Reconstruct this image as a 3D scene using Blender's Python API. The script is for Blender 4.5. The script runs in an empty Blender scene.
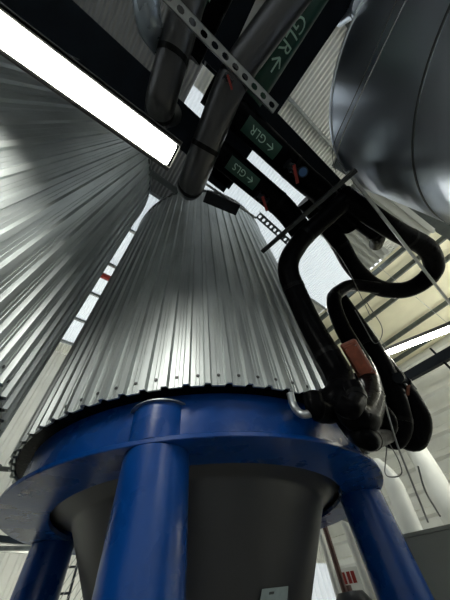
import bpy, bmesh, math, random
from mathutils import Vector, Matrix
random.seed(7)
PI = math.pi
C = bpy.context.scene.collection
sc = bpy.context.scene

# ------------------------------------------------------------------ camera
F = 245.0
CAMZ = 1.6
_u = Vector((199-225, 300-119, -F)).normalized()
_fw = Vector((0, 0, -1)); _h = (_fw-_fw.dot(_u)*_u).normalized(); _r = _h.cross(_u)
RM = Matrix((_r, _h, _u))            # camera space -> world
cam = bpy.data.cameras.new('camera'); cob = bpy.data.objects.new('camera', cam); C.objects.link(cob)
cam.sensor_fit = 'VERTICAL'; cam.sensor_height = 36.0; cam.lens = 36.0*F/600.0
cam.clip_start = 0.03; cam.clip_end = 200
cob.matrix_world = Matrix.Translation((0, 0, CAMZ)) @ RM.to_4x4()
sc.camera = cob

def ray(px, py):
    return RM @ Vector((px-225, 300-py, -F)).normalized()
def W(px, py, H):                     # point at height H above the eye seen at a picture position
    d = ray(px, py); return Vector((d.x/d.z*H, d.y/d.z*H, CAMZ+H))
def D(px, py, dist):                  # point at a distance from the eye
    d = ray(px, py)*dist; return Vector((d.x, d.y, d.z+CAMZ))
A = math.radians(43)                  # the building's own directions
E1 = Vector((math.cos(A), math.sin(A), 0)); E2 = Vector((-math.sin(A), math.cos(A), 0)); EZ = Vector((0, 0, 1))
def UV(u, v, z=0.0): return E1*u+E2*v+EZ*z
def toUV(p): return p.dot(E1), p.dot(E2)

# ------------------------------------------------------------------ materials
def mat(name, col, rough=0.5, metal=0.0, noise=0.0, nscale=6.0, bump=0.0, bscale=40.0, spec=0.5, dirt=None, rvar=0.0, coat=0.0, stretch=None):
    m = bpy.data.materials.new(name); m.use_nodes = True
    nt = m.node_tree; b = nt.nodes['Principled BSDF']
    b.inputs['Base Color'].default_value = (*col, 1); b.inputs['Roughness'].default_value = rough
    b.inputs['Metallic'].default_value = metal; b.inputs['Specular IOR Level'].default_value = spec
    b.inputs['Coat Weight'].default_value = coat
    tc = nt.nodes.new('ShaderNodeTexCoord'); src = tc.outputs['Object']
    if stretch:
        mp = nt.nodes.new('ShaderNodeMapping'); mp.inputs['Scale'].default_value = stretch
        nt.links.new(src, mp.inputs[0]); src = mp.outputs[0]
    if noise or dirt or rvar:
        n = nt.nodes.new('ShaderNodeTexNoise'); n.inputs['Scale'].default_value = nscale; n.inputs['Detail'].default_value = 6
        nt.links.new(src, n.inputs['Vector'])
        if noise or dirt:
            r = nt.nodes.new('ShaderNodeValToRGB')
            r.color_ramp.elements[0].position = 0.3; r.color_ramp.elements[1].position = 0.7
            d = dirt if dirt else tuple(c*(1-noise) for c in col)
            r.color_ramp.elements[0].color = (*d, 1); r.color_ramp.elements[1].color = (*[min(1, c*(1+noise*0.4)) for c in col], 1)
            nt.links.new(n.outputs['Fac'], r.inputs[0]); nt.links.new(r.outputs[0], b.inputs['Base Color'])
        if rvar:
            mr = nt.nodes.new('ShaderNodeMapRange'); mr.inputs['To Min'].default_value = max(0.02, rough-rvar); mr.inputs['To Max'].default_value = min(1, rough+rvar)
            nt.links.new(n.outputs['Fac'], mr.inputs[0]); nt.links.new(mr.outputs[0], b.inputs['Roughness'])
    if bump:
        n2 = nt.nodes.new('ShaderNodeTexNoise'); n2.inputs['Scale'].default_value = bscale; n2.inputs['Detail'].default_value = 4
        bp = nt.nodes.new('ShaderNodeBump'); bp.inputs['Strength'].default_value = bump; bp.inputs['Distance'].default_value = 0.01
        nt.links.new(src, n2.inputs['Vector']); nt.links.new(n2.outputs['Fac'], bp.inputs['Height']); nt.links.new(bp.outputs[0], b.inputs['Normal'])
    return m
def emis(name, col, s):
    m = bpy.data.materials.new(name); m.use_nodes = True; nt = m.node_tree
    b = nt.nodes['Principled BSDF']; b.inputs['Base Color'].default_value = (*col, 1)
    b.inputs['Emission Color'].default_value = (*col, 1); b.inputs['Emission Strength'].default_value = s
    return m
def translucent(name, col, tr=0.35):
    m = bpy.data.materials.new(name); m.use_nodes = True; nt = m.node_tree
    for n in list(nt.nodes):
        if n.type == 'BSDF_PRINCIPLED': nt.nodes.remove(n)
    out = [n for n in nt.nodes if n.type == 'OUTPUT_MATERIAL'][0]
    t = nt.nodes.new('ShaderNodeBsdfTranslucent'); d = nt.nodes.new('ShaderNodeBsdfDiffuse')
    t.inputs[0].default_value = (*col, 1); d.inputs[0].default_value = (*col, 1)
    mx = nt.nodes.new('ShaderNodeMixShader'); mx.inputs[0].default_value = tr
    nt.links.new(d.outputs[0], mx.inputs[1]); nt.links.new(t.outputs[0], mx.inputs[2]); nt.links.new(mx.outputs[0], out.inputs[0])
    return m

M = dict(
    clad=mat('galvanised_cladding', (0.50, 0.53, 0.52), 0.45, 0.85, noise=0.22, nscale=5, rvar=0.08, bump=0.12, bscale=9, stretch=(1, 1, .35)),
    screw=mat('screw_metal', (0.12, 0.12, 0.12), 0.5, 0.8),
    blue=mat('blue_enamel', (0.001, 0.048, 0.23), 0.28, 0.0, noise=0.15, nscale=5, rvar=0.07, bump=0.10, bscale=22, coat=0.0, spec=.40),
    scuff=mat('scuffed_steel', (0.17, 0.18, 0.19), 0.5, 0.7, noise=0.4, nscale=9),
    under=mat('galvanised_plate', (0.10, 0.13, 0.17), 0.45, 0.5, noise=0.3, nscale=7),
    cone=mat('dull_steel_cone', (0.075, 0.075, 0.078), 0.42, 0.75, noise=0.12, nscale=3, rvar=0.06),
    stainless=mat('stainless', (0.84, 0.90, 0.99), 0.29, 0.93, bump=0.03, bscale=5),
    weld=mat('weld', (0.16, 0.17, 0.18), 0.4, 1.0),
    black=mat('black_foam_insulation', (0.003, 0.003, 0.0035), 0.30, 0.0, spec=0.02, noise=0.3, nscale=20, bump=0.25, bscale=30, rvar=0.1),
    blackjacket=mat('black_jacket', (0.022, 0.022, 0.023), 0.30, 0.0, spec=.6, bump=.25, bscale=25),
    blacktape=mat('black_tape', (0.006, 0.006, 0.006), 0.3, 0.0, spec=.06),
    greypipe=mat('grey_jacket', (0.30, 0.34, 0.38), 0.30, 0.6, noise=0.2, nscale=9, rvar=.1, bump=.1, bscale=20),
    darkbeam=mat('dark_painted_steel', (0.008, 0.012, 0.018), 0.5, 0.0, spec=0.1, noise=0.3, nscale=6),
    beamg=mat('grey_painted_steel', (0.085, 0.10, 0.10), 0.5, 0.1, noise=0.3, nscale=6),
    darkgalv=mat('dark_zinc_steel', (0.03, 0.033, 0.035), 0.45, 0.4, noise=.3, nscale=20),
    galv=mat('galvanised_steel', (0.40, 0.42, 0.42), 0.42, 0.85, noise=0.25, nscale=14, bump=.08),
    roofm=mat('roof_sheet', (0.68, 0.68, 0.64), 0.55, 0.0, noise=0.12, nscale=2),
    roofshade=mat('shade_toned_roof_sheet', (0.20, 0.20, 0.20), 0.55, 0.2, noise=0.15, nscale=2),  # darker copy of the roof sheet, shade put into its colour
    cream=mat('cream_liner', (0.78, 0.74, 0.56), 0.6, 0.0, noise=0.08, nscale=2),
    wall=mat('pale_wall_sheet', (0.84, 0.84, 0.80), 0.5, 0.0, noise=0.10, nscale=2),
    white=mat('white_paint', (0.72, 0.73, 0.70), 0.45, 0.0, noise=0.08, nscale=5),
    green=mat('green_tape', (0.003, 0.05, 0.028), 0.45, 0.0, noise=0.2, nscale=12),
    letter=mat('pale_lettering', (0.42, 0.62, 0.50), 0.6),
    rust=mat('brown_red_enamel', (0.22, 0.05, 0.02), 0.45, 0.0, noise=0.35, nscale=25),
    red=mat('red_paint', (0.26, 0.018, 0.012), 0.5),
    floor=mat('concrete', (0.34, 0.34, 0.32), 0.6, 0.0, noise=0.25, nscale=2, bump=.1),
    sky=translucent('translucent_roof_sheet', (0.80, 0.84, 0.86), 0.36),
    skyclear=translucent('bright_window_sheet', (0.8, 0.83, 0.85), 0.30),
    lamp=emis('lamp_diffuser', (1.0, 1.0, 0.93), 24.0),
    lampfar=emis('far_and_added_lamp_diffuser', (1.0, 1.0, 0.86), 22.0),  # also used on the unseen lamps added to brighten walls and roof
    lampadded=emis('added_high_lamp_diffuser', (1.0, 1.0, 0.95), 10.0),  # glow of the high lamp added for the stainless highlight
    housing=mat('lamp_housing', (0.10, 0.10, 0.09), 0.5, 0.2),
    wire=mat('cable_sheath', (0.10, 0.10, 0.10), 0.5),
    wirel=mat('grey_cable', (0.32, 0.32, 0.31), 0.5),
    box=mat('beige_grey_cabinet', (0.26, 0.26, 0.22), 0.5, 0.1, noise=0.08, nscale=3),
    paper=mat('pale_sticker', (0.30, 0.36, 0.36), 0.6, noise=.1, nscale=30),
    ink=mat('dark_ink', (0.05, 0.06, 0.06), 0.7),
    plastic=mat('dark_plastic', (0.010, 0.012, 0.016), 0.35, spec=.2),
    brown=mat('reddish_brown_paint', (0.10, 0.045, 0.035), 0.5),
    bluev=mat('blue_valve_paint', (0.02, 0.08, 0.2), 0.4),
)

# ------------------------------------------------------------------ object helpers
def link(name, verts, faces, m, parent=None, smooth=True, mats=None, idx=None, ang=40):
    me = bpy.data.meshes.new(name); me.from_pydata([tuple(v) for v in verts], [], faces)
    bm = bmesh.new(); bm.from_mesh(me); bmesh.ops.recalc_face_normals(bm, faces=bm.faces); bm.to_mesh(me); bm.free()
    for mm in (mats or [m]): me.materials.append(mm)
    if idx: me.polygons.foreach_set('material_index', idx)
    if smooth:
        me.polygons.foreach_set('use_smooth', [True]*len(me.polygons))
        me.set_sharp_from_angle(angle=math.radians(ang))
    o = bpy.data.objects.new(name, me); C.objects.link(o)
    if parent: o.parent = parent; o.matrix_parent_inverse = Matrix.Translation(parent.location).inverted() if parent.type == 'EMPTY' else Matrix.Identity(4)
    return o
class MB:
    def __init__(s): s.v = []; s.f = []; s.i = []
    def add(s, v, f, k=0):
        n = len(s.v); s.v += [Vector(a) for a in v]; s.f += [tuple(a+n for a in q) for q in f]; s.i += [k]*len(f); return s
    def box(s, c, ax, ay, az, k=0):          # centre + three half-vectors
        c = Vector(c); v = [c+ax*i+ay*j+az*l for i in (-1, 1) for j in (-1, 1) for l in (-1, 1)]
        return s.add(v, [(0, 1, 3, 2), (4, 6, 7, 5), (0, 4, 5, 1), (2, 3, 7, 6), (0, 2, 6, 4), (1, 5, 7, 3)], k)
    def beam(s, p, q, w, h, up=EZ, k=0):      # rectangular bar
        p = Vector(p); q = Vector(q); d = (q-p); L = d.length; d.normalize()
        side = d.cross(up).normalized(); u2 = side.cross(d).normalized()
        return s.box((p+q)/2, d*L/2, side*w/2, u2*h/2, k)
    def ibeam(s, p, q, w, h, t=0.016, up=EZ):
        p = Vector(p); q = Vector(q); d = (q-p).normalized(); side = d.cross(up).normalized(); u2 = side.cross(d).normalized()
        prof = [(-w/2, -h/2), (w/2, -h/2), (w/2, -h/2+t), (t/2, -h/2+t), (t/2, h/2-t), (w/2, h/2-t), (w/2, h/2), (-w/2, h/2), (-w/2, h/2-t), (-t/2, h/2-t), (-t/2, -h/2+t), (-w/2, -h/2+t)]
        v = [a+side*x+u2*y for a in (p, q) for x, y in prof]; n = len(prof)
        f = [(i, (i+1) % n, (i+1) % n+n, i+n) for i in range(n)]+[tuple(range(n)), tuple(range(n, 2*n))]
        return s.add(v, f)
    def chan(s, p, q, w, h, t=0.006, up=EZ):
        p = Vector(p); q = Vector(q); d = (q-p).normalized(); side = d.cross(up).normalized(); u2 = side.cross(d).normalized()
        prof = [(-w/2, -h/2), (w/2, -h/2), (w/2, -h/2+t), (-w/2+t, -h/2+t), (-w/2+t, h/2-t), (w/2, h/2-t), (w/2, h/2), (-w/2, h/2)]
        v = [a+side*x+u2*y for a in (p, q) for x, y in prof]; n = len(prof)
        f = [(i, (i+1) % n, (i+1) % n+n, i+n) for i in range(n)]+[tuple(range(n)), tuple(range(n, 2*n))]
        return s.add(v, f)
    def tube(s, pts, r, seg=16, cap=True, k=0, dome=False):
        pts = [Vector(p) for p in pts]; n = len(pts); rr = r if isinstance(r, (list, tuple)) else [r]*n
        T = []
        for i in range(n):
            a = pts[max(0, i-1)]; b = pts[min(n-1, i+1)]; T.append((b-a).normalized())
        nrm = T[0].orthogonal().normalized(); base = len(s.v); rings = []
        for i in range(n):
            nrm = (nrm-T[i]*nrm.dot(T[i])).normalized(); bi = T[i].cross(nrm)
            rings.append([pts[i]+(nrm*math.cos(2*PI*j/seg)+bi*math.sin(2*PI*j/seg))*rr[i] for j in range(seg)])
        v = [p for g in rings for p in g]
        f = [(i*seg+j, i*seg+(j+1) % seg, (i+1)*seg+(j+1) % seg, (i+1)*seg+j) for i in range(n-1) for j in range(seg)]
        if cap: f += [tuple(range(seg)), tuple(range((n-1)*seg, n*seg))]
        return s.add(v, f, k)
    def disc(s, c, ax, r, h, seg=20, k=0):
        ax = Vector(ax).normalized(); return s.tube([Vector(c)-ax*h/2, Vector(c)+ax*h/2], r, seg, True, k)
    def ball(s, c, r, k=0, seg=12):
        c = Vector(c); pts = []; rad = []
        for i in range(9):
            a = -PI/2+PI*i/8; pts.append(c+EZ*r*math.sin(a)); rad.append(max(1e-4, r*math.cos(a)))
        return s.tube(pts, rad, seg, True, k)
    def build(s, name, m, parent=None, **kw): return link(name, s.v, s.f, m, parent, idx=s.i if kw.get('mats') else None, **kw)

def rounded(pts, rad, n=7):
    pts = [Vector(p) for p in pts]; out = [pts[0]]
    for i in range(1, len(pts)-1):
        a, b, c = pts[i-1], pts[i], pts[i+1]; d1 = (a-b); d2 = (c-b)
        r = rad[i-1] if isinstance(rad, (list, tuple)) else rad
        t = min(r, d1.length*0.48, d2.length*0.48); p0 = b+d1.normalized()*t; p1 = b+d2.normalized()*t
        for j in range(n+1):
            x = j/n; out.append(p0*(1-x)**2+b*2*x*(1-x)+p1*x*x)
    out.append(pts[-1]); return out

def setp(o, label=None, cat=None, group=None, kind=None):
    if label: o['label'] = label
    if cat: o['category'] = cat
    if group: o['group'] = group
    if kind: o['kind'] = kind
    return o
def thing(name, loc, label, cat, group=None):
    o = bpy.data.objects.new(name, None); C.objects.link(o); o.location = loc; o.empty_display_size = .1
    return setp(o, label, cat, group)
def struct(name, mb, m, **kw):
    return setp(mb.build(name, m, **kw), kind='structure')

# corrugated sheet: p0 corner, a = direction across the ribs, b = direction along the ribs
def corr(p0, a, b, la, lb, pitch, amp, nrm, prof='sine', thick=0.0012):
    p0 = Vector(p0); v = []; f = []
    if prof == 'sine':
        st = 8; n = max(1, int(la/pitch*st)); xs = [la*i/n for i in range(n+1)]; hs = [amp*math.cos(2*PI*x/pitch) for x in xs]
    else:
        xs = []; hs = []; x = 0
        while x < la:
            for fx, hh in ((0, 0), (.55, 0), (.65, 1), (.9, 1)):
                if x+fx*pitch <= la: xs.append(x+fx*pitch); hs.append(hh*amp)
            x += pitch
        xs.append(la); hs.append(0)
    for x, hh in zip(xs, hs):
        v += [p0+a*x+nrm*hh, p0+a*x+b*lb+nrm*hh]
    for i in range(len(xs)-1): f.append((2*i, 2*i+1, 2*i+3, 2*i+2))
    mb = MB(); mb.add(v, f); return mb

# ------------------------------------------------------------------ the building
HR = CAMZ+5.8; KH = 5.8
U0, U1, V0, V1 = -5.5, 10.9, -6.5, 7.8
mb = MB(); mb.box(UV((U0+U1)/2, (V0+V1)/2, -0.05), E1*(U1-U0)/2, E2*(V1-V0)/2, EZ*.05); struct('floor', mb, M['floor'], smooth=False)
def roof(name, u0, u1, v0, v1, m, prof='sine', amp=.011, pitch=.076):
    return struct(name, corr(UV(u0, v0, HR), E1, E2, u1-u0, v1-v0, pitch, amp, EZ, prof), m)
S0 = (-.06*KH, .03*KH, -.06*KH, .07*KH)     # small rooflight above the pipe ends
S1 = (.12*KH, 1.0*KH, -.05*KH, .29*KH)       # rooflight beside the pipes
S2 = (-.16*KH, .17*KH, .29*KH, 7.3)       # rooflight over the gap of the tanks
SE = S1[1]+.05
S3 = (S2[1], 4.7, S2[2], 4.4)     # unseen rooflight above the main tank, added to brighten the stainless reflection
roof('ceiling', S0[0], SE, V0, S0[2], M['roofm'])
roof('ceiling_dark_south', U0, S0[0], V0, S0[2], M['roofshade'])  # unlit roof parts use the sheet with shade in its colour
roof('ceiling_south_strip', U0, SE, S0[2], S1[2], M['roofm']) if S1[2] > S0[2]+.1 else None
roof('ceiling_dark_bay', U0, S0[0], S0[2], S0[3], M['roofshade'])
roof('ceiling_dark_strip', S0[1], S1[0], S0[2], S1[3], M['roofshade'])
roof('ceiling_dark_corner', U0, S0[1], S0[3], S2[2], M['roofshade'])
roof('ceiling_west_bay', U0, S2[0], S2[2], V1, M['roofshade'])
roof('ceiling_east_bay', S3[1], SE, S3[2], S3[3], M['roofm'])
roof('ceiling_north_bay', S2[1], SE, S3[3], V1, M['roofm'])
roof('ceiling_north_strip', S2[0], S2[1], S2[3], V1, M['roofm'])
roof('ceiling_cream_bay', SE, U1, V0, V1, M['cream'], 'trap', .03, .9)
for k, (a, b, c, d) in enumerate((S1, S2, S0, S3)):  # the last rooflight is the unseen added one
    o = roof('window_%d' % (k+1), a, b, c, d, M['sky'])
# walls
def wallsheet(name, p, a, L, m, z0, z1, nrm, horizontal=False):
    p = Vector(p)+EZ*z0
    if horizontal: mbx = corr(p, EZ, a, z1-z0, L, .56, .16, nrm, 'trap')
    else: mbx = corr(p, a, EZ, L, z1-z0, .25, .035, nrm, 'trap')
    return struct(name, mbx, m)
wallsheet('wall_north', UV(U0, V1), E1, 8.4-U0, M['wall'], 0, HR, -E2)
wallsheet('wall_north_end', UV(10.4, V1), E1, U1-10.4, M['wall'], 0, HR, -E2)
wallsheet('wall_north_upper', UV(8.4, V1), E1, 2.0, M['wall'], 2.7, HR, -E2)
wallsheet('window_7', UV(8.4, V1), E1, 2.0, M['skyclear'], 0, 2.7, -E2)
wallsheet('wall_east', UV(U1, V0), E2, V1-V0, M['wall'], 0, HR, -E1, True)
wallsheet('wall_south', UV(U0, V0), E1, U1-U0, M['wall'], 0, 1.8, E2)
wallsheet('window_5', UV(U0, V0), E1, U1-U0, M['sky'], 1.8, 5.0, E2)
wallsheet('wall_south_upper', UV(U0, V0), E1, U1-U0, M['wall'], 5.0, HR, E2)
wallsheet('wall_west', UV(U0, V0), E2, V1-V0, M['wall'], 0, 2.2, E1)
wallsheet('window_6', UV(U0, V0), E2, V1-V0, M['sky'], 2.2, 5.0, E1)
wallsheet('wall_west_upper', UV(U0, V0), E2, V1-V0, M['wall'], 5.0, HR, E1)
# purlins under the roof (both directions follow the two roof bays)
n = 0
for v in (-5.2, -3.8, -2.5, -1.24, S1[3], 2.7, 3.8, 4.9, 6.0, 7.1):
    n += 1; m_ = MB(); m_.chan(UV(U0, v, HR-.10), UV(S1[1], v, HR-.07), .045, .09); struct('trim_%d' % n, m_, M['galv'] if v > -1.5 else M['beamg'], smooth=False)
for u in (.97*KH+.3, 1.08*KH+.3, 1.26*KH, 1.55*KH, 1.76*KH):
    n += 1; m_ = MB(); m_.chan(UV(u, V0, HR-.13), UV(u, V1, HR-.13), .06, .14); struct('trim_%d' % n, m_, M['beamg'], smooth=False)

def ibeam(name, p, q, w, h, m, label):
    b = MB(); b.ibeam(p, q, w, h); o = b.build(name, m, smooth=False); return setp(o, label, 'beam')
# ------------------------------------------------------------------ clad tanks
S = 0.82
RC = 1.825*S                       # cladding radius
ZR = CAMZ+1.0*S; ZP = CAMZ+.68*S; TOP = CAMZ+5.4
def ring(cx, cy, prof, seg=96, a0=0, a1=2*PI, closed=True):
    v = []; f = []; n = len(prof)
    st = seg if closed else seg+1
    for i in range(st):
        a = a0+(a1-a0)*i/seg
        for r, z in prof: v.append((cx+r*math.cos(a), cy+r*math.sin(a), z))
    for i in range(seg if closed else seg):
        j = (i+1) % st
        for k in range(n-1): f.append((i*n+k, j*n+k, j*n+k+1, i*n+k+1))
    return v, f
def clad_tank(cx, cy, label, full, legrot, N=78, phase=0.0):
    t = thing('clad_tank', (cx, cy, 0), label, 'tank', 'metal clad tanks')
    # cladding: trapezoid ribs, a thin sheet with inner face and a dark underside
    v = []; f = []; idx = []; pr = []
    amp = .024
    for i in range(N):
        a0 = 2*PI*i/N+phase; w = 2*PI/N
        for fx, hh in ((0, 0), (.22, .0), (.235, .12), (.25, 0), (.40, 0), (.415, .12), (.43, 0), (.60, 0), (.68, 1), (.91, 1), (.99, 0)):
            pr.append((a0+fx*w, RC-amp*.5+amp*hh))
    n = len(pr)
    for z in (ZR, TOP):
        for a, r in pr: v.append((cx+r*math.cos(a), cy+r*math.sin(a), z))
    for a, r in pr:
        v.append((cx+(r-.012)*math.cos(a), cy+(r-.012)*math.sin(a), ZR))
    for a, r in pr:
        v.append((cx+(r-.012)*math.cos(a), cy+(r-.012)*math.sin(a), ZR+.3))
    for i in range(n):
        j = (i+1) % n
        f.append((i, j, n+j, n+i)); f.append((i, j, 2*n+j, 2*n+i)); f.append((2*n+i, 2*n+j, 3*n+j, 3*n+i))
    mbx = MB(); mbx.add(v, f)
    # fixing screws, one per pan, flush with the sheet
    for i in range(N):
        a = 2*PI*i/N+phase+.325*2*PI/N
        d = Vector((math.cos(a), math.sin(a), 0)); c = Vector((cx, cy, ZR+.065))+d*(RC-amp*.5+.004)
        mbx.disc(c, d, .0065, .008, 8, 1); mbx.disc(c-d*.001, d, .010, .003, 10, 1)
    mbx.build('cladding', None, t, mats=[M['clad'], M['screw']], ang=12)
    vv, ff = ring(cx, cy, [(0.001, TOP+.12), (RC*.5, TOP+.09), (RC+.03, TOP), (RC+.03, TOP-.06)], 64)
    link('roof_sheet', vv, ff, M['galv'], t)
    # black insulation edge above skirt
    vv, ff = ring(cx, cy, [(RC-.028, ZR+.012), (RC-.03, ZR+.3), (1.68*S, ZR+.3), (1.68*S, ZR+.012), (RC-.028, ZR+.012)], 96)
    link('insulation', vv, ff, M['black'], t)
    # skirt band
    vv, ff = ring(cx, cy, [(1.69*S, ZP), (1.69*S, ZR+.05), (1.67*S, ZR+.05), (1.67*S, ZP)], 96)
    link('skirt', vv, ff, M['blue'], t)
    # flat ring flange
    vv, ff = ring(cx, cy, [(1.39*S, ZP), (1.765*S, ZP), (1.77*S, ZP+.004), (1.77*S, ZP+.022), (1.765*S, ZP+.026), (1.39*S, ZP+.026), (1.39*S, ZP)], 96)
    fl = link('ring_flange', vv, ff, M['blue'], t)
    ZC = CAMZ+.66*S
    prof = [(1.67*S, ZP+.14), (1.50*S, ZP+.08), (1.30*S, ZP+.03), (1.21*S, ZC+.005), (1.195*S, ZC-.005), (1.19*S, ZC-.02)]
    for i in range(1, 9):
        z = ZC-.02-(ZC-.02-.66)*i/8; prof.append((1.19*S-(ZC-.02-z)*.577, z))
    prof += [(.09, .55), (.09, .42)]
    vv, ff = ring(cx, cy, prof, 72)
    link('cone', vv, ff, M['cone'], t)
    m_ = MB(); m_.tube(rounded([(cx, cy, .5), (cx, cy, .2), (cx-.5, cy-.1, .2)], .12), .05); m_.disc((cx, cy, .40), EZ, .12, .03); m_.build('outlet_pipe', M['galv'], t)
    # legs
    rl = 1.575*S; rho = .200*S
    for k in range(4):
        a = legrot+math.radians((0, 87, 180, 268)[k]); c = Vector((cx+rl*math.cos(a), cy+rl*math.sin(a), 0))
        m_ = MB(); m_.tube([c+EZ*.03, c+EZ*(ZP-.002)], rho, 40)
        m_.tube([c+EZ*(ZP+.026), c+EZ*(ZP+.06), c+EZ*(ZR-.05)], rho*.98, 40)
        leg = m_.build('leg', M['blue'], t)
        b = MB(); b.disc(c+EZ*(ZR-.047), EZ, rho*1.10, .006, 32); b.build('cap_plate', M['galv'], leg)
        b = MB(); b.box(c+EZ*.015, Vector((rho*1.4, 0, 0)), Vector((0, rho*1.4, 0)), EZ*.015); b.build('foot_plate', M['blue'], leg, smooth=False)
    return t
TC = Vector((-.53*S, 3.22*S, 0)); TL = Vector((-3.09*S, .40*S, 0))
tank = clad_tank(TC.x, TC.y, 'round ribbed metal clad tank standing on thick blue legs', True, math.radians(-91))
tank2 = clad_tank(TL.x, TL.y, 'ribbed metal clad tank filling the left edge, under the lit lamp', True, math.radians(-90+8), phase=.03)
# scuffed weld patch and sticker on the main tank
def cone_point(az_px, dz=0): pass
def on_cone(px, py):
    d = ray(px, py); best = None; t = .5
    while t < 6:
        p = Vector((0, 0, CAMZ))+d*t; r = 1.19*S+(p.z-(CAMZ+.66*S-.02))*.577
        if math.hypot(p.x-TC.x, p.y-TC.y) < r: return p
        t += .003
    return p
p = [on_cone(x, y) for x, y in ((262, 589), (288, 586), (286, 612), (258, 612))]
off = (Vector((0, 0, CAMZ))-p[0]).normalized()*.013
nm = (p[1]-p[0]).cross(p[3]-p[0]).normalized()*.0015
if nm.dot(off) < 0: nm = -nm
vv = [q+off for q in p]+[q+off+nm for q in p]
st = link('sticker', vv, [(0, 1, 2, 3), (4, 5, 6, 7), (0, 1, 5, 4), (1, 2, 6, 5), (2, 3, 7, 6), (3, 0, 4, 7)], M['paper'], tank, smooth=False); setp(st, 'pale grey label stuck on the cone')
q0 = p[0]*.55+p[1]*.25+p[2]*.1+p[3]*.1+off+nm*1.2; ex = (p[1]-p[0]).normalized(); ey = (p[3]-p[0]).normalized(); m_ = MB()
for k in range(6): m_.box(q0+ex*(.006*k-.012)+nm*.5, ex*.0022, ey*.005, nm*.5)
m_.build('print_mark', M['ink'], st, smooth=False)

# ------------------------------------------------------------------ stainless tank on the right
HS = 2.9; cs = Vector((.796*HS, -.013*HS, 0)); rs = .357*HS; zt = CAMZ+HS
t = thing('stainless_tank', (cs.x, cs.y, 0), 'smooth shiny stainless vessel at the upper right, beside the grey sloping beam', 'tank')
zb = CAMZ-1.0
prof = [(0.001, zb-.35), (rs*.5, zb-.28), (rs*.85, zb-.12), (rs, zb), (rs, zt-.001)]
vv, ff = ring(cs.x, cs.y, prof, 128); link('shell', vv, ff, M['stainless'], t)
prof = [(rs, zt), (rs+.010, zt+.004), (rs+.010, zt+.03), (rs, zt+.035), (rs*.97, zt+.10), (rs*.85, zt+.22), (rs*.5, zt+.38), (.001, zt+.44)]
vv, ff = ring(cs.x, cs.y, prof, 128); link('top_dome', vv, ff, M['stainless'], t)
for zz in (.44/.736*HS, .44/1.3*HS):
    vv, ff = ring(cs.x, cs.y, [(rs-.001, CAMZ+zz-.011), (rs+.004, CAMZ+zz-.008), (rs+.004, CAMZ+zz+.008), (rs-.001, CAMZ+zz+.011)], 128); link('weld_seam', vv, ff, M['weld'], t)
for k in range(4):
    a = PI/4+k*PI/2; c = cs+Vector((math.cos(a), math.sin(a), 0))*rs*.8; m_ = MB(); m_.tube([c, c+EZ*(zb-.0)], .05); m_.build('leg', M['stainless'], t)
nz = cs+Vector((-.25, -.86, 0)).normalized()*rs*.0
pn = W(363, 5, HS+.05); m_ = MB(); m_.tube([pn, pn+EZ*.4], .045); m_.disc(pn+EZ*.02, EZ, .085, .03); m_.disc(pn+EZ*.06, EZ, .085, .02); m_.build('nozzle', M['stainless'], t)

# ------------------------------------------------------------------ lamps
def lamp(name, p, q, w, label, em, group='ceiling lamps', h=.07, up=False):
    p = Vector(p); q = Vector(q); d = (q-p).normalized(); side = d.cross(EZ).normalized(); mid = (p+q)/2; L = (q-p).length/2
    t = thing(name, mid, label, 'lamp', group)
    b = MB(); b.box(mid+EZ*(h/2+.02), d*(L+.015), side*(w/2*.72), EZ*(h/2)); b.box(mid+EZ*.026, d*(L+.02), side*(w/2+.030), EZ*.010)
    for sg in (-1, 1): b.box(mid+side*sg*(w/2+.008)+EZ*.014, d*(L+.02), side*.006, EZ*.012); hs = b.build('housing', M['housing'], t, smooth=False)
    bev = hs.modifiers.new('bevel', 'BEVEL'); bev.width = .004; bev.segments = 2
    # diffuser, rounded bottom
    pr = [(-1, .5), (-1, .1), (-.97, -.05), (-.9, -.15), (0, -.25), (.9, -.15), (.97, -.05), (1, .1), (1, .5)]
    v = []; 
    for e, k in ((-1, .80), (-.985, 1), (.985, 1), (1, .80)):
        for x, y in pr: v.append(mid+d*L*e+side*x*w/2*k+EZ*(y*.022*k))
    nn = len(pr); f = [(a*nn+i, a*nn+i+1, (a+1)*nn+i+1, (a+1)*nn+i) for a in range(3) for i in range(nn-1)]+[tuple(range(nn)), tuple(range(3*nn, 4*nn))]
    link('diffuser', v, f, em, t)
    if up:  # upward glow, only on the added lamps, to brighten the roof
        b = MB(); b.box(mid+EZ*(h+.03), d*L*.97, side*w*.42, EZ*.006); b.build('added_uplight_panel', em, t, smooth=False)
    for sg in (-.7, .7):
        r_ = MB(); a = mid+d*L*sg+EZ*(h+.02); r_.tube([a, Vector((a.x, a.y, HR))], .004, 6); r_.build('hanger_rod', M['galv'], t)
    return t
HL = 1.8
c0 = (W(0, 12, HL)+W(0, 47, HL))/2; c1 = (W(176, 146, HL)+W(168, 165, HL))/2
dl = (c1-c0).normalized(); c0 = c1-dl*1.25
lamp('batten_lamp', c0, c1, .135, 'long lit white lamp at the upper left, in front of the ribbed tank', M['lamp'])
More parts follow.
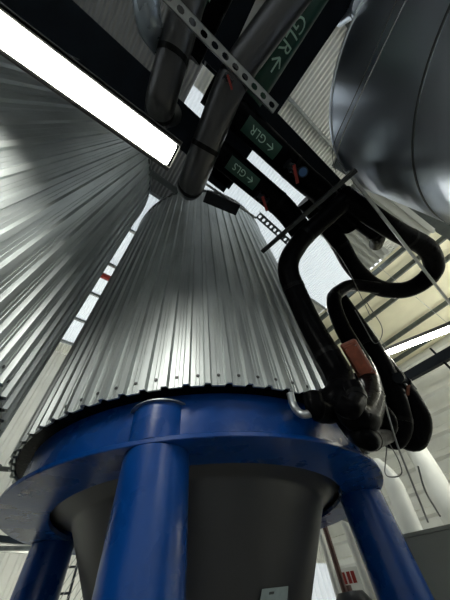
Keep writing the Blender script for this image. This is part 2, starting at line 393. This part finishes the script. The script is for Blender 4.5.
# far lamp at right, lamp behind the viewer, then unseen lamps added for brightness
a = D(388, 352, 5.4); b = D(470, 318, 5.4)
lamp('batten_lamp', D(380, 356, 6.3), D(470, 321, 5.6), .22, 'bright lamp below the cream roof, above the dark rail at right', M['lampfar'])
lamp('batten_lamp', UV(-.4, -2.6, CAMZ+1.9), UV(1.1, -2.6, CAMZ+1.9), .135, 'lamp hanging behind the viewer', M['lamp'])
lamp('batten_lamp', UV(.5, 5.2, CAMZ+1.7), UV(2.2, 5.2, CAMZ+1.7), .20, 'unseen lamp added beyond the main tank to light the far wall', M['lampfar'], up=True)  # added out of sight behind the tank, brightens the north wall
lamp('batten_lamp', UV(-3.4, 5.3, CAMZ+1.9), UV(-1.9, 5.3, CAMZ+1.9), .20, 'unseen lamp added behind the left clad tank to light the far wall', M['lampfar'], up=True)  # added off to the left, fill light for the north wall
lamp('batten_lamp', UV(5.2, -2.8, CAMZ+2.6), UV(7.2, -2.8, CAMZ+2.6), .25, 'unseen lamp added beyond the shiny vessel to brighten the right bay', M['lampfar'], up=True)  # added outside the view to lift the east bay and roof
lamp('batten_lamp', UV(8.6, -1.8, CAMZ+2.6), UV(10.6, -1.8, CAMZ+2.6), .25, 'unseen lamp added near the right hand wall to brighten it', M['lampfar'], up=True)  # another unseen fill lamp added for the east bay

e_ = Vector((math.sin(math.radians(19.5)), math.cos(math.radians(19.5)), 0))
lamp('batten_lamp', e_*3.65+EZ*(CAMZ+5.0), e_*5.2+EZ*(CAMZ+5.0), .32, 'unseen high lamp added beyond the main tank to highlight the shiny vessel', M['lampadded'])  # added behind the tank so the stainless shell catches a highlight
# ------------------------------------------------------------------ beams
def Wu(px, py, H, du=0, dv=0): return W(px, py, H)+E1*du+E2*dv
HB = 3.3
mid = (W(60, 0, HB)+W(15, 0, HB))/2
m2 = (W(150, 77, HB)+W(150, 118, HB))/2
db = (m2-mid).normalized()
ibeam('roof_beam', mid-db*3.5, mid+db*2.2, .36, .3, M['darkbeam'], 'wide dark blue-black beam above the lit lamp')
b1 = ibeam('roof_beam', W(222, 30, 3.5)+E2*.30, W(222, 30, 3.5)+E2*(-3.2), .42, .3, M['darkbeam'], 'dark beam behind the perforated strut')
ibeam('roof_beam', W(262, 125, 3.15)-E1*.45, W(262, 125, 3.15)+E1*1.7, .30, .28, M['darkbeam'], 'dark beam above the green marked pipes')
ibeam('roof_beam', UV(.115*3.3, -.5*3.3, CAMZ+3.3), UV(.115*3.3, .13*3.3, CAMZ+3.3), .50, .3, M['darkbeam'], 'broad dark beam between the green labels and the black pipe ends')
# sloping grey beam under the stainless vessel
p = W(338, 158, 4.1); q = D(470, 243, 6.0)
ibeam('roof_beam', p, q, .24, .16, M['beamg'], 'grey sloping beam under the shiny vessel')
p = D(384, 390, 5.6); q = D(465, 345, 4.9)
b = MB(); b.beam(p, q, .10, .14)
rail = setp(b.build('rail', M['darkbeam'], smooth=False), 'dark rail crossing the pale wall right of the black pipe bundle', 'rail')
for k in (.33, .75):
    c = p.lerp(q, k); b = MB(); b.beam(c-EZ*.22, c+EZ*.2, .03, .05, up=E1); b.build('bracket', M['darkbeam'], rail, smooth=False)

# ------------------------------------------------------------------ perforated strut
def strut(name, p, q, w, label, m, slots=True, pitch=.075, h=.03, sl=.045):
    p = Vector(p); q = Vector(q); d = (q-p).normalized(); L = (q-p).length; side = d.cross(EZ).normalized(); up = side.cross(d).normalized()
    n = int(L/pitch); bm = MB(); t0 = .003
    # web made of rails plus bridges, with oval holes left open
    seg = 8
    hw = w*.26; hl = sl/2
    for k in range(n):
        c = p+d*(pitch*(k+.5))
        outer = [(-pitch/2, -w/2), (0, -w/2), (pitch/2, -w/2), (pitch/2, 0), (pitch/2, w/2), (0, w/2), (-pitch/2, w/2), (-pitch/2, 0)]
        inner = [(-hl*.75, -hw*.75), (0, -hw), (hl*.75, -hw*.75), (hl, 0), (hl*.75, hw*.75), (0, hw), (-hl*.75, hw*.75), (-hl, 0)]
        vs = [c+d*x+side*y for x, y in outer]+[c+d*x+side*y for x, y in inner]
        vs += [v_+up*t0 for v_ in vs]
        f = []
        for i in range(8):
            j = (i+1) % 8
            f.append((i, j, 8+j, 8+i)); f.append((16+i, 16+j, 24+j, 24+i)); f.append((8+i, 8+j, 24+j, 24+i))
        bm.add(vs, f)
    for sg in (-1, 1): bm.box(p+d*n*pitch/2+side*sg*(w/2-.0015)+up*h/2, d*n*pitch/2, side*.0015, up*h/2)
    return setp(bm.build(name, m, smooth=False), label, 'strut')
HT = 2.0
strut('perforated_strut', W(276, 109, HT), W(276, 109, HT)+(W(160, -12, HT)-W(276, 109, HT)).normalized()*1.9, .056, 'pale perforated metal strut crossing in front of the dark pipes', M['galv'])
strut('perforated_strut', W(258, 215, 2.2), W(297, 250, 2.2), .06, 'short dark perforated strut between the white rooflight and the clad tank', M['beamg'], pitch=.05, sl=.03)

# ------------------------------------------------------------------ pipes
def pipe(name, pts, r, label, m, rad=.2, collars=(), cat='pipe', group=None, colm=None, seg=22, hang=None):
    pp = rounded(pts, rad) if len(pts) > 2 else [Vector(a) for a in pts]
    b = MB(); b.tube(pp, r, seg); o = b.build(name, m, ang=50); setp(o, label, cat, group)
    for k in collars:                      # taped joints
        tot = [0]
        for i in range(1, len(pp)): tot.append(tot[-1]+(pp[i]-pp[i-1]).length)
        s = k*tot[-1]
        for i in range(1, len(pp)):
            if tot[i] >= s:
                a = pp[i-1].lerp(pp[i], (s-tot[i-1])/max(1e-6, tot[i]-tot[i-1])); d = (pp[i]-pp[i-1]).normalized(); break
        c = MB(); c.tube([a-d*.018, a+d*.018], r+.003, seg); cb = c.build('joint_collar', colm or M['blacktape'], o)
    if hang:
        for k in hang:
            c = Vector(pp[0]).lerp(pp[-1], k); c2 = MB(); c2.tube([c+EZ*r*.9, Vector((c.x, c.y, HR))], .005, 6); c2.build('hanger_rod', M['galv'], o)
    return o
H = 2.3
a = W(149, 26, H); e = W(144, -14, H)
pipe('insulated_pipe', [a+Vector((0.02, 0, .8)), a, e, e+(e-a)*2.5], .082, 'shiny grey jacketed pipe elbow at the top, left of the perforated strut', M['greypipe'], .14, (.3,))
a = W(158, 112, 2.25); e = W(176, 45, 2.35)
pipe('insulated_pipe', [a+Vector((.02, .0, .8)), a, e, e+(e-a)*2.4+Vector((0, 0, .1))], .105, 'black jacketed pipe elbow whose end nearly touches the lit lamp', M['blackjacket'], .14, (.35, .5))
a = W(189, 190, 2.25); e = W(233, 77, 2.3)
pipe('insulated_pipe', [a+Vector((.0, .02, .8)), a, e, W(288, 2, 2.5), W(335, -60, 2.6)], .112, 'long black pipe ending in front of the clad tank top', M['blackjacket'], .15, (.30, .42, .6))
# glycol pipes with green labels
def arrow2d():
    L = []
    def strok(x0, y0, x1, y1, w=.10):
        d = Vector((x1-x0, y1-y0, 0)); n_ = Vector((-d.y, d.x, 0)).normalized()*w/2; a_ = Vector((x0, y0, 0)); b_ = Vector((x1, y1, 0)); L.append([a_-n_, b_-n_, b_+n_, a_+n_])
    strok(0, .36, .8, .36); strok(0, .36, .36, .70); strok(0, .36, .36, .02); return L
def wrap_label(par, c, axis, r, face, text, length, height, arrow_first, txt_h, y0=0):
    """a tape band wrapped on the pipe's side that faces 'face', lettering along axis"""
    axis = axis.normalized(); face = (face-axis*face.dot(axis)).normalized(); up = face.cross(axis).normalized()
    def pt(x, y, rr): th = (y+y0)/r; return c+axis*x+(face*math.cos(th)+up*math.sin(th))*rr
    n = 14; v = []; f = []
    for i in range(n+1):
        y = -height/2+height*i/n
        v += [pt(-length/2, y, r+.0015), pt(length/2, y, r+.0015), pt(-length/2, y, r+.0035), pt(length/2, y, r+.0035)]
    for i in range(n):
        a_ = 4*i; b_ = a_+4; f += [(a_, a_+1, b_+1, b_), (a_+2, a_+3, b_+3, b_+2), (a_, a_+2, b_+2, b_), (a_+1, a_+3, b_+3, b_+1)]
    f += [(0, 1, 3, 2), (4*n, 4*n+1, 4*n+3, 4*n+2)]
    lab = link('green_label', v, f, M['green'], par)
    cu = bpy.data.curves.new('t', 'FONT'); cu.body = text; cu.size = 1.0; cu.resolution_u = 3; to = bpy.data.objects.new('t', cu); C.objects.link(to)
    bpy.context.view_layer.update(); dg = bpy.context.evaluated_depsgraph_get()
    me = to.evaluated_get(dg).to_mesh(); vs = [vv.co.copy() for vv in me.vertices]; fs = [tuple(p_.vertices) for p_ in me.polygons]
    to.evaluated_get(dg).to_mesh_clear(); bpy.data.objects.remove(to)
    x1 = max(q_.x for q_ in vs); shift = 1.05 if arrow_first else 0
    vs = [Vector((q_.x+shift, q_.y, 0)) for q_ in vs]; a0 = 0 if arrow_first else x1+.2
    for s_ in arrow2d():
        k = len(vs); vs += [Vector((q_.x+a0, q_.y, 0)) for q_ in s_]; fs.append((k, k+1, k+2, k+3))
    X = max(q_.x for q_ in vs); 
    sc_ = txt_h/.72
    tb = bmesh.new(); bv = [tb.verts.new(q_) for q_ in vs]
    for f_ in fs:
        try: tb.faces.new([bv[i_] for i_ in f_])
        except ValueError: pass
    bmesh.ops.triangulate(tb, faces=tb.faces[:])
    bmesh.ops.subdivide_edges(tb, edges=tb.edges[:], cuts=4, use_grid_fill=True)
    tb.verts.index_update(); vs = [q_.co.copy() for q_ in tb.verts]; fs = [tuple(q_.index for q_ in f_.verts) for f_ in tb.faces]; tb.free()
    out = [pt((q_.x-X/2)*sc_, (q_.y-.36)*sc_, r+.0055) for q_ in vs]
    o = link('lettering', out, fs, M['letter'], lab, smooth=False)
    return lab
toCam = lambda c: (Vector((0, 0, CAMZ))-c)
# F2 pipe at the top
HG = 2.9
c = W(289, 33, HG); r = .125
o = pipe('glycol_pipe', [c+E2*.42, c-E2*1.9], r, 'black pipe with a green GLR label running off the top edge', M['black'], group='glycol pipes')
c = c+E2*.10; wrap_label(o, c, E2, r*1.002, toCam(c), 'GLR', .84, .24, False, .10, .04)
c = W(212, 0, 2.75); o = pipe('glycol_pipe', [c+E2*.35, c-E2*1.3], .12, 'black pipe with a green label cut off by the top edge', M['black'], group='glycol pipes')
wrap_label(o, W(212, -14, 2.75), E2, .1203, toCam(c), 'GLS', .55, .19, False, .09)
HP = 2.55
c = W(260, 137, HP); r = .115
o = pipe('glycol_pipe', [c-E1*.55, c+E1*.6, W(318, 190, HP), W(352, 225, 2.5)], r, 'black pipe labelled GLR just right of the perforated strut end', M['black'], .3, (.5,), group='glycol pipes')
wrap_label(o, c, -E1, r*1.002, toCam(c), 'GLR', .37, .13, True, .062)
c = W(241, 172, HP)
o = pipe('glycol_pipe', [c-E1*.35, c+E1*.62, W(308, 242, 2.4)], r, 'black pipe labelled GLS above the clad tank top', M['black'], .3, (.6,), group='glycol pipes')
wrap_label(o, c, -E1, r*1.002, toCam(c), 'GLS', .33, .12, True, .058)

# galvanised tray between the black pipes, top edge
c = W(243, 53, 3.0); e = W(271, -6, 3.0); d = (e-c).normalized(); side = d.cross(EZ).normalized(); b = MB()
L = 1.3; b.box(c+d*L/2+EZ*.01, d*L/2, side*.085, EZ*.004)
for k in range(6): b.box(c+d*L/2+side*(-.075+.03*k), d*L/2, side*.006, EZ*.009)
tr = setp(b.build('cable_tray', M['white'], smooth=False), 'pale ribbed metal tray between two black pipes at the top edge', 'cable tray')
b = MB(); b.box(c+d*.42-EZ*.008, d*.035, side*.09, EZ*.006); b.build('joint_plate', M['galv'], tr, smooth=False)
# ribbed sheets beside the hooked pipe
def ribbed(name, p, q, w, label, nr, m):
    p = Vector(p); q = Vector(q); d = (q-p).normalized(); L = (q-p).length; side = d.cross(EZ).normalized(); up = side.cross(d).normalized(); b = MB()
    b.box((p+q)/2+up*.02, d*L/2, side*w/2, up*.004)
    for k in range(nr): b.box((p+q)/2+side*(-w/2+w*(k+.5)/nr), d*L/2, side*w/nr*.25, up*.022)
    return setp(b.build(name, m, smooth=False), label, 'metal sheet')
ribbed('ribbed_sheet', W(352, 185, 3.5), W(425, 240, 3.5), .40, 'pale ribbed sheet seen through the hook of the big black pipe, near the grey beam', 4, M['white'])
ribbed('ribbed_sheet', W(322, 215, 3.5), W(378, 262, 3.5), .46, 'pale ribbed sheet left of the hook of the big black pipe', 5, M['white'])

# valves on the glycol pipes
def valve(p, s, label, mcol, name='valve', handle=True, axis=E1):
    p = Vector(p); t = thing(name, p, label, 'valve'); b = MB(); b.tube([p-axis*s, p-axis*s*.4, p, p+axis*s*.4, p+axis*s], [s*.45, s*.45, s*.7, s*.45, s*.45], 14)
    b.disc(p-axis*s, axis, s*.75, s*.2); b.disc(p+axis*s, axis, s*.75, s*.2); b.build('body', M['plastic'], t)
    b = MB(); b.tube([p, p-EZ*s*1.2], s*.18, 10); b.build('stem', M['galv'], t)
    hx = (axis+E2*.6).normalized(); b = MB(); b.box(p-EZ*s*1.25+hx*s*.7, hx*s*1.3, hx.cross(EZ)*s*.22, EZ*s*.07)
    h_ = b.build('handle', mcol, t, smooth=False); return t
valve(W(292, 168, 2.38), .06, 'red handled valve beside the green GLR label', M['red'])
valve(W(262, 198, 2.42), .055, 'red handled valve below the green GLS label', M['red'])
valve(W(228, 79, 2.12), .03, 'small red and white valve behind the perforated strut', M['red'])
b = MB(); pc = W(303, 172, 2.3); b.disc(pc, toCam(pc), .045, .05); b.disc(pc+toCam(pc).normalized()*.027, toCam(pc), .034, .006, k=1)
setp(b.build('pressure_gauge', None, mats=[M['plastic'], M['bluev']]), 'small round gauge with a blue face beside the red handled valve', 'gauge')

# the insulated bundle beside the main tank
def N(px, py, gap, back=0.0):           # first point on the view line at 'gap' outside the tank's cladding
    d = ray(px, py); h = math.hypot(d.x, d.y); e = Vector((d.x/h, d.y/h)); c = Vector((TC.x, TC.y)); k = e.dot(c)
    m2 = c.dot(c)-k*k; R_ = RC+gap; s_ = k-math.sqrt(R_*R_-m2) if m2 < R_*R_ else k
    s_ += back; return Vector((0, 0, CAMZ))+d*(s_/h)
G = 'black insulated pipes beside the tank'
pipe('insulated_pipe', [W(345, 200, 2.35), W(325, 218, 2.3), W(303, 237, 2.2), W(284, 266, 1.9), N(310, 325, .13), N(345, 384, .11), N(336, 404, .10), N(320, 403, -.12)], .092,
     'thick black pipe that bends over the white rooflight and runs down along the clad tank', M['black'], .18, (.2, .45, .7), group=G)
pipe('insulated_pipe', [W(305, 200, 2.75), W(338, 240, 2.6), W(352, 268, 2.45), W(378, 290, 2.35), W(410, 291, 2.3), W(436, 272, 2.3), W(430, 248, 2.3), W(398, 233, 2.3), W(342, 196, 2.35)], .10,
     'big black pipe making a wide hook below the shiny vessel', M['black'], .34, (.18, .55, .75), group=G)
pipe('insulated_pipe', [W(378, 288, 2.28), W(350, 284, 2.3), W(331, 297, 2.0), N(340, 325, .2), N(368, 372, .2), N(373, 400, .2), N(364, 420, .2), N(352, 416, .2), N(347, 400, .2)], .072,
     'black pipe bending down from the hooked pipe towards the brown box', M['black'], .2, (.3, .6), group=G)
pipe('insulated_pipe', [W(330, 190, 2.65), W(352, 216, 2.6), W(378, 236, 2.6), W(376, 244, 2.9)], .085, 'black stub pipe ending below the grey sloping beam', M['black'], .12, (.6,), group=G)
pipe('insulated_pipe', [D(338, 298, 3.3), D(372, 347, 3.2), D(392, 385, 3.1), D(402, 425, 3.05), D(392, 441, 3.0), D(380, 425, 3.0), D(376, 395, 3.05)], .10,
     'black pipe with a low loop at the bottom of the bundle', M['black'], .22, (.3, .7), group=G)
pipe('insulated_pipe', [D(352, 322, 3.5), D(380, 362, 3.38), D(404, 392, 3.3), D(420, 420, 3.3), D(412, 441, 3.25), D(396, 430, 3.25)], .115,
     'rightmost bulging loop of the black pipe bundle', M['black'], .25, (.4,), group=G)
pipe('insulated_pipe', [D(352, 375, 2.75), D(362, 402, 2.7), D(368, 428, 2.65), D(380, 438, 2.7)], .062, 'thin black pipe in the middle of the bundle', M['black'], .15, (.4, .8), group=G)
pipe('insulated_pipe', [N(330, 400, .08), N(342, 416, .08), N(354, 432, .1), N(366, 440, .2), D(388, 436, 2.7)], .05, 'thin black pipe along the underside of the bundle', M['black'], .15, (.3,), group=G)
pipe('insulated_pipe', [N(312, 396, .07), N(316, 410, .07), N(330, 414, .07), N(345, 404, .1)], .055, 'short black pipe stub against the blue ring', M['black'], .1, (.3,), group=G)
pipe('insulated_pipe', [N(352, 385, .28), N(358, 398, .28), N(350, 410, .28), N(340, 404, .26)], .045, 'small tight black elbow in front of the bundle', M['black'], .1, (.3,), group=G)
pipe('insulated_pipe', [D(378, 405, 2.75), D(392, 420, 2.7), D(386, 436, 2.7), D(372, 428, 2.75)], .055, 'short curled black pipe low in the bundle', M['black'], .1, (.5,), group=G)
# small steel elbow on the blue skirt
pipe('steel_elbow_pipe', [N(290, 393, -.0), N(294, 408, -.02), N(303, 416, .03), N(318, 410, .05)], .022, 'small bare steel elbow pipe against the blue skirt', M['galv'], .08, ())
# brown actuator box
dq = N(358, 360, .2, -.22).length; dq = (N(358, 360, .2, -.22)-Vector((0, 0, CAMZ))).length; pc = D(358, 360, dq); ax = (D(368, 377, dq)-D(349, 345, dq)).normalized(); sd = ax.cross(toCam(pc)).normalized(); up = ax.cross(sd).normalized()
t = thing('actuator_box', pc, 'reddish brown valve box held in the black pipe bundle', 'valve box')
b = MB(); b.box(pc, ax*.15, sd*.062, up*.045); o = b.build('body', M['rust'], t, smooth=False); m_ = o.modifiers.new('b', 'BEVEL'); m_.width = .018; m_.segments = 3
b = MB(); b.box(pc+ax*.0-up*.055*(1 if up.dot(toCam(pc)) < 0 else -1), ax*.12, sd*.05, up*.012); o = b.build('cover', M['rust'], t, smooth=False); m_ = o.modifiers.new('b', 'BEVEL'); m_.width = .006
for i in (-1, 1):
    for j in (-1, 1):
        b = MB(); b.disc(pc+ax*.10*i+sd*.038*j-up*.064*(1 if up.dot(toCam(pc)) < 0 else -1), up, .007, .006, 8); b.build('screw', M['galv'], t)
b = MB(); b.tube([pc+ax*.17, pc+ax*.23], .035, 14); b.build('spindle', M['red'], t)
p3 = D(402, 380, 3.05); valve(p3, .07, 'small reddish valve right of the brown box', M['rust'])

# F2 bracket bar, diagonal rods
b = MB(); b.chan(W(356, 170, 2.1), W(262, 252, 2.1), .032, .03); setp(b.build('cross_channel', M['darkgalv'], smooth=False), 'long dark channel crossing below the pipes towards the shiny vessel', 'channel')
b = MB(); b.chan(W(348, 172, 2.15), W(452, 306, 2.0), .024, .024); setp(b.build('diagonal_channel', M['galv'], smooth=False), 'long thin metal channel crossing the hook of the big black pipe', 'channel')
b = MB(); b.tube([W(352, 186, 2.4), W(352, 186, 2.4)+(W(380, 208, 2.4)-W(352, 186, 2.4))*1.0], .012, 8); setp(b.build('white_tube', M['white']), 'short thin white tube between the black pipes under the shiny vessel', 'tube')
b = MB(); b.beam(W(206, 184, 2.9), W(256, 218, 2.9), .022, .02); setp(b.build('thin_rail', M['galv'], smooth=False), 'thin grey rail in front of the clad tank top', 'rail')
b = MB(); b.beam(W(205, 196, 2.7), W(238, 210, 2.7), .12, .03); setp(b.build('blanking_plate', M['plastic'], smooth=False), 'small dark rectangular panel in front of the clad tank top', 'panel')
b = MB(); b.chan(W(150, 172, 2.6), W(178, 192, 2.6), .05, .04); setp(b.build('short_channel', M['beamg'], smooth=False), 'short metal channel between the two clad tanks, beside the lamp end', 'channel')
# cables
def cable(pts, r, label, m): 
    b = MB(); b.tube(rounded(pts, .3, 10), r, 6); return setp(b.build('cable', m), label, 'cable', 'thin cables')
cable([W(410, -8, 2.0), W(372, 70, 2.0), W(340, 140, 2.0), W(333, 168, 2.2)], .004, 'thin cable crossing in front of the shiny vessel', M['wirel'])
cable([W(400, -8, 2.05), W(366, 72, 2.05), W(330, 150, 2.05), W(336, 172, 2.2)], .003, 'thinner dark cable beside the edge of the shiny vessel', M['wire'])
cable([D(362, 350, 2.3), D(383, 395, 2.2), D(395, 440, 2.2), D(428, 522, 2.6)], .006, 'grey cable hanging over the black pipe bundle down to the cabinet', M['wirel'])
cable([D(382, 432, 2.5), D(398, 458, 2.5), D(404, 476, 2.5), D(384, 478, 2.5), D(388, 434, 2.6)], .004, 'small coiled cable below the black pipe bundle', M['wire'])
cable([D(418, 466, 3.6), D(424, 490, 3.6), D(440, 516, 3.4)], .008, 'dark cable hanging beside the white duct', M['wire'])
cable([W(320, 232, 2.3), W(345, 262, 2.3), W(372, 320, 2.0)], .004, 'thin dark cable across the white rooflight', M['wire'])
cable([D(365, 300, 2.6), D(385, 330, 2.7), D(376, 348, 2.8), D(355, 310, 2.7)], .004, 'thin looping cable in front of the cream roof', M['wire'])

# ------------------------------------------------------------------ lower right: duct, pipes, cabinet, sign
dz = D(456, 522, 5.0)
pipe('white_duct', [D(410, 440, 5.6), D(430, 472, 5.3), dz, Vector((dz.x, dz.y, 0))], .15, 'thick white duct running down at the right edge', M['white'], .3, (.45,), cat='duct', colm=M['galv'])
b = MB(); 
dz = D(417, 545, 4.5)
pipe('bent_duct', [D(376, 466, 5.0), D(392, 480, 4.8), dz, Vector((dz.x, dz.y, 0))], .12, 'pale curved duct right beside the right blue leg', M['white'], .4, (.5,), cat='duct', colm=M['galv'])
pipe('white_duct', [D(350, 446, 5.5), D(400, 440, 5.5)], .13, 'pale horizontal duct below the black pipe bundle', M['white'], .3, (), cat='duct')
# cabinet
pa = D(396, 538, 3.3); pb = D(452, 511, 3.3)
t = thing('equipment_cabinet', Vector((pa.x, pa.y, 0)), 'beige grey cabinet with a flat top at the lower right corner', 'cabinet')
dd = Vector((pb.x-pa.x, pb.y-pa.y, 0)).normalized(); dn = Vector((-dd.y, dd.x, 0)); topz = pa.z
if dn.dot(pa) < 0: dn = -dn
b = MB(); cc = Vector((pa.x, pa.y, topz/2))+dd*.6+dn*.3; b.box(cc, dd*.6, dn*.3, EZ*topz/2*.985); b.build('body', M['box'], t, smooth=False)
b = MB(); b.box(Vector((cc.x, cc.y, topz)), dd*.61, dn*.31, EZ*.012); b.build('top_edge', M['box'], t, smooth=False)
for k in (0, 1):
    b = MB(); b.box(Vector((cc.x, cc.y, topz/2))-dn*.306+dd*(-.3+.6*k), dd*.285, dn*.008, EZ*topz*.45); d_ = b.build('door', M['box'], t, smooth=False)
    b = MB(); b.box(Vector((cc.x, cc.y, topz/2))-dn*.325+dd*(-.06+.12*k), dd*.01, dn*.012, EZ*.08); b.build('handle', M['galv'], d_, smooth=False)
# vertical pipes between cone and right leg
def vpipe(px0, py0, px1, py1, dist, r, label, m, top=None):
    d0 = D(px0, py0, dist); 
    return pipe('vertical_pipe', [Vector((d0.x, d0.y, 0)), d0], r, label, m, .2)
vpipe(319, 508, 342, 640, 4.2, .030, 'reddish brown pipe rising between the cone and the right blue leg', M['brown'])
vpipe(316, 520, 335, 640, 4.5, .030, 'white pipe next to the steel cone', M['white'])
vpipe(343, 515, 372, 640, 4.6, .06, 'white pipe beside the right blue leg', M['white'])
vpipe(351, 515, 386, 640, 4.3, .05, 'second white pipe, close against the right blue leg', M['white'])
pipe('horizontal_pipe', [D(312, 524, 4.4), D(340, 514, 4.3), D(362, 526, 4.3), D(380, 528, 4.3)], .04, 'grey pipe bridging from the cone to the right blue leg', M['galv'], .1, (.3,))
pipe('horizontal_pipe', [D(320, 516, 4.6), D(356, 497, 4.6)], .045, 'short black pipe between the cone and the right blue leg', M['black'], .1)
# lit window with a curved hood far behind
pc = D(343, 545, 8.3)
# window in the east wall
u_, v_ = toUV(pc)
def quadbox(pts, n_, m, name, parent=None):
    v = [Vector(p_) for p_ in pts]; v += [p_+n_ for p_ in v]
    return link(name, v, [(0, 1, 2, 3), (4, 5, 6, 7), (0, 1, 5, 4), (1, 2, 6, 5), (2, 3, 7, 6), (3, 0, 4, 7)], m, parent, smooth=False)
# sign and drum
ps = D(349, 582, 4.9); fn = toCam(ps); fn.z = 0; fn.normalize(); sx = fn.cross(EZ).normalized()*-1; b = MB()
t = thing('wall_sign', ps, 'small red and white sign above the dark drum', 'sign')
b.box(ps, sx*.15, fn*.004, EZ*.12); b.build('panel', M['white'], t, smooth=False)
b = MB(); zz = ps+fn*.006+EZ*.035
for k, w_ in ((-.085, .012), (-.045, .026), (.02, .02), (.075, .022)): b.box(zz+sx*k, sx*w_, fn*.002, EZ*.05)
b.build('red_print', M['red'], t, smooth=False)
post = MB(); post.tube([Vector((ps.x, ps.y, 0))-fn*.02, ps-fn*.02], .015, 10); post.build('post', M['galv'], t)
pd = D(352, 598, 4.2); t = thing('dark_drum', Vector((pd.x, pd.y, 0)), 'dark plastic drum with a rounded top at the bottom edge', 'drum')
zt_ = pd.z+.05; vv, ff = ring(pd.x, pd.y, [(.001, 0), (.2, 0), (.21, .03), (.21, zt_-.18), (.19, zt_-.08), (.13, zt_-.01), (.001, zt_)], 32); link('barrel', vv, ff, M['plastic'], t)
b = MB(); b.disc((pd.x-.02, pd.y, zt_+.01), EZ, .05, .05); b.build('cap', M['brown'], t)

# ------------------------------------------------------------------ far left corner: ladder cage, mesh fence, red pipe
b_ = MB(); q = W(106, 277, 5.3); b_.tube([q-E1*.5, q+E1*.5], .075, 12)
setp(b_.build('sprinkler_pipe', M['red']), 'red pipe crossing the white gap between the two clad tanks', 'pipe')
# caged ladder on the north wall
lp = D(62, 570, 6.2); lp.z = 0; ldd = Vector((lp.x, lp.y, 0)).normalized(); lsd = Vector((-ldd.y, ldd.x, 0))
t = thing('caged_ladder', lp, 'caged black ladder in front of the far wall, between left and middle blue legs', 'ladder')
for sg in (-1, 1):
    b = MB(); b.tube([lp+lsd*.2*sg, lp+lsd*.2*sg+EZ*2.6], .02, 8); b.build('side_rail', M['plastic'], t)
for k in range(9):
    b = MB(); z = .25+.27*k; b.tube([lp+lsd*.2+EZ*z, lp-lsd*.2+EZ*z], .014, 6); b.build('rung', M['plastic'], t)
for k in range(4):
    b = MB(); z = 1.0+.5*k; pts = [lp+EZ*z+lsd*.33*math.cos(PI*j/10)-ldd*.55*math.sin(PI*j/10) for j in range(11)]; b.tube(pts, .012, 6); b.build('cage_hoop', M['plastic'], t)
# wire mesh fence
fp = D(8, 566, 5.0); fp.z = 0; ffd = Vector((fp.x, fp.y, 0)).normalized(); fsd = Vector((-ffd.y, ffd.x, 0))
t = thing('mesh_fence', fp, 'wire mesh fence panel at the lower left edge', 'fence')
b = MB(); hh = D(8, 548, 5.0).z
for k in range(26):
    x = -1.0+2.0*k/25
    for sg in (-1, 1):
        x2 = x+sg*hh*.6
        a_, b2 = lp*0+fp+fsd*x, fp+fsd*x2+EZ*hh
        b.tube([a_, b2], .004, 4, False)
b.build('wire_mesh', M['galv'], t)
b = MB()
for z in (.05, hh): b.beam(fp-fsd*2+EZ*z, fp+fsd*1.9+EZ*z, .04, .04)
b.build('frame', M['galv'], t, smooth=False)
# dark rail and pale rail on the far wall at left
pA = D(-20, 467, 5.4); pB = D(28, 471, 5.2)
b = MB(); b.tube([pA, pB], .03, 10); b.ball(pA.lerp(pB, .35), .055); setp(b.build('wall_conduit', M['wire']), 'dark conduit crossing the white wall at the left edge', 'conduit')
b = MB(); b.beam(D(-25, 536, 6.6), D(34, 542, 6.4), .05, .07); setp(b.build('guard_rail', M['darkbeam'], smooth=False), 'dark horizontal rail left of the left blue leg', 'rail')
b = MB(); b.beam(D(-25, 545, 6.6), D(34, 550, 6.4), .05, .10); setp(b.build('guard_rail', M['white'], smooth=False), 'white horizontal rail under the dark rail at the lower left', 'rail')

# ------------------------------------------------------------------ world
w = bpy.data.worlds.new('world'); sc.world = w; w.use_nodes = True; bg = w.node_tree.nodes['Background']
bg.inputs[0].default_value = (0.93, 0.97, 1.0, 1); bg.inputs[1].default_value = 0.95
sc.view_settings.view_transform = 'Standard'; sc.view_settings.look = 'None'; sc.view_settings.gamma = 1; sc.view_settings.use_curve_mapping = False
sc.view_settings.exposure = 1.1
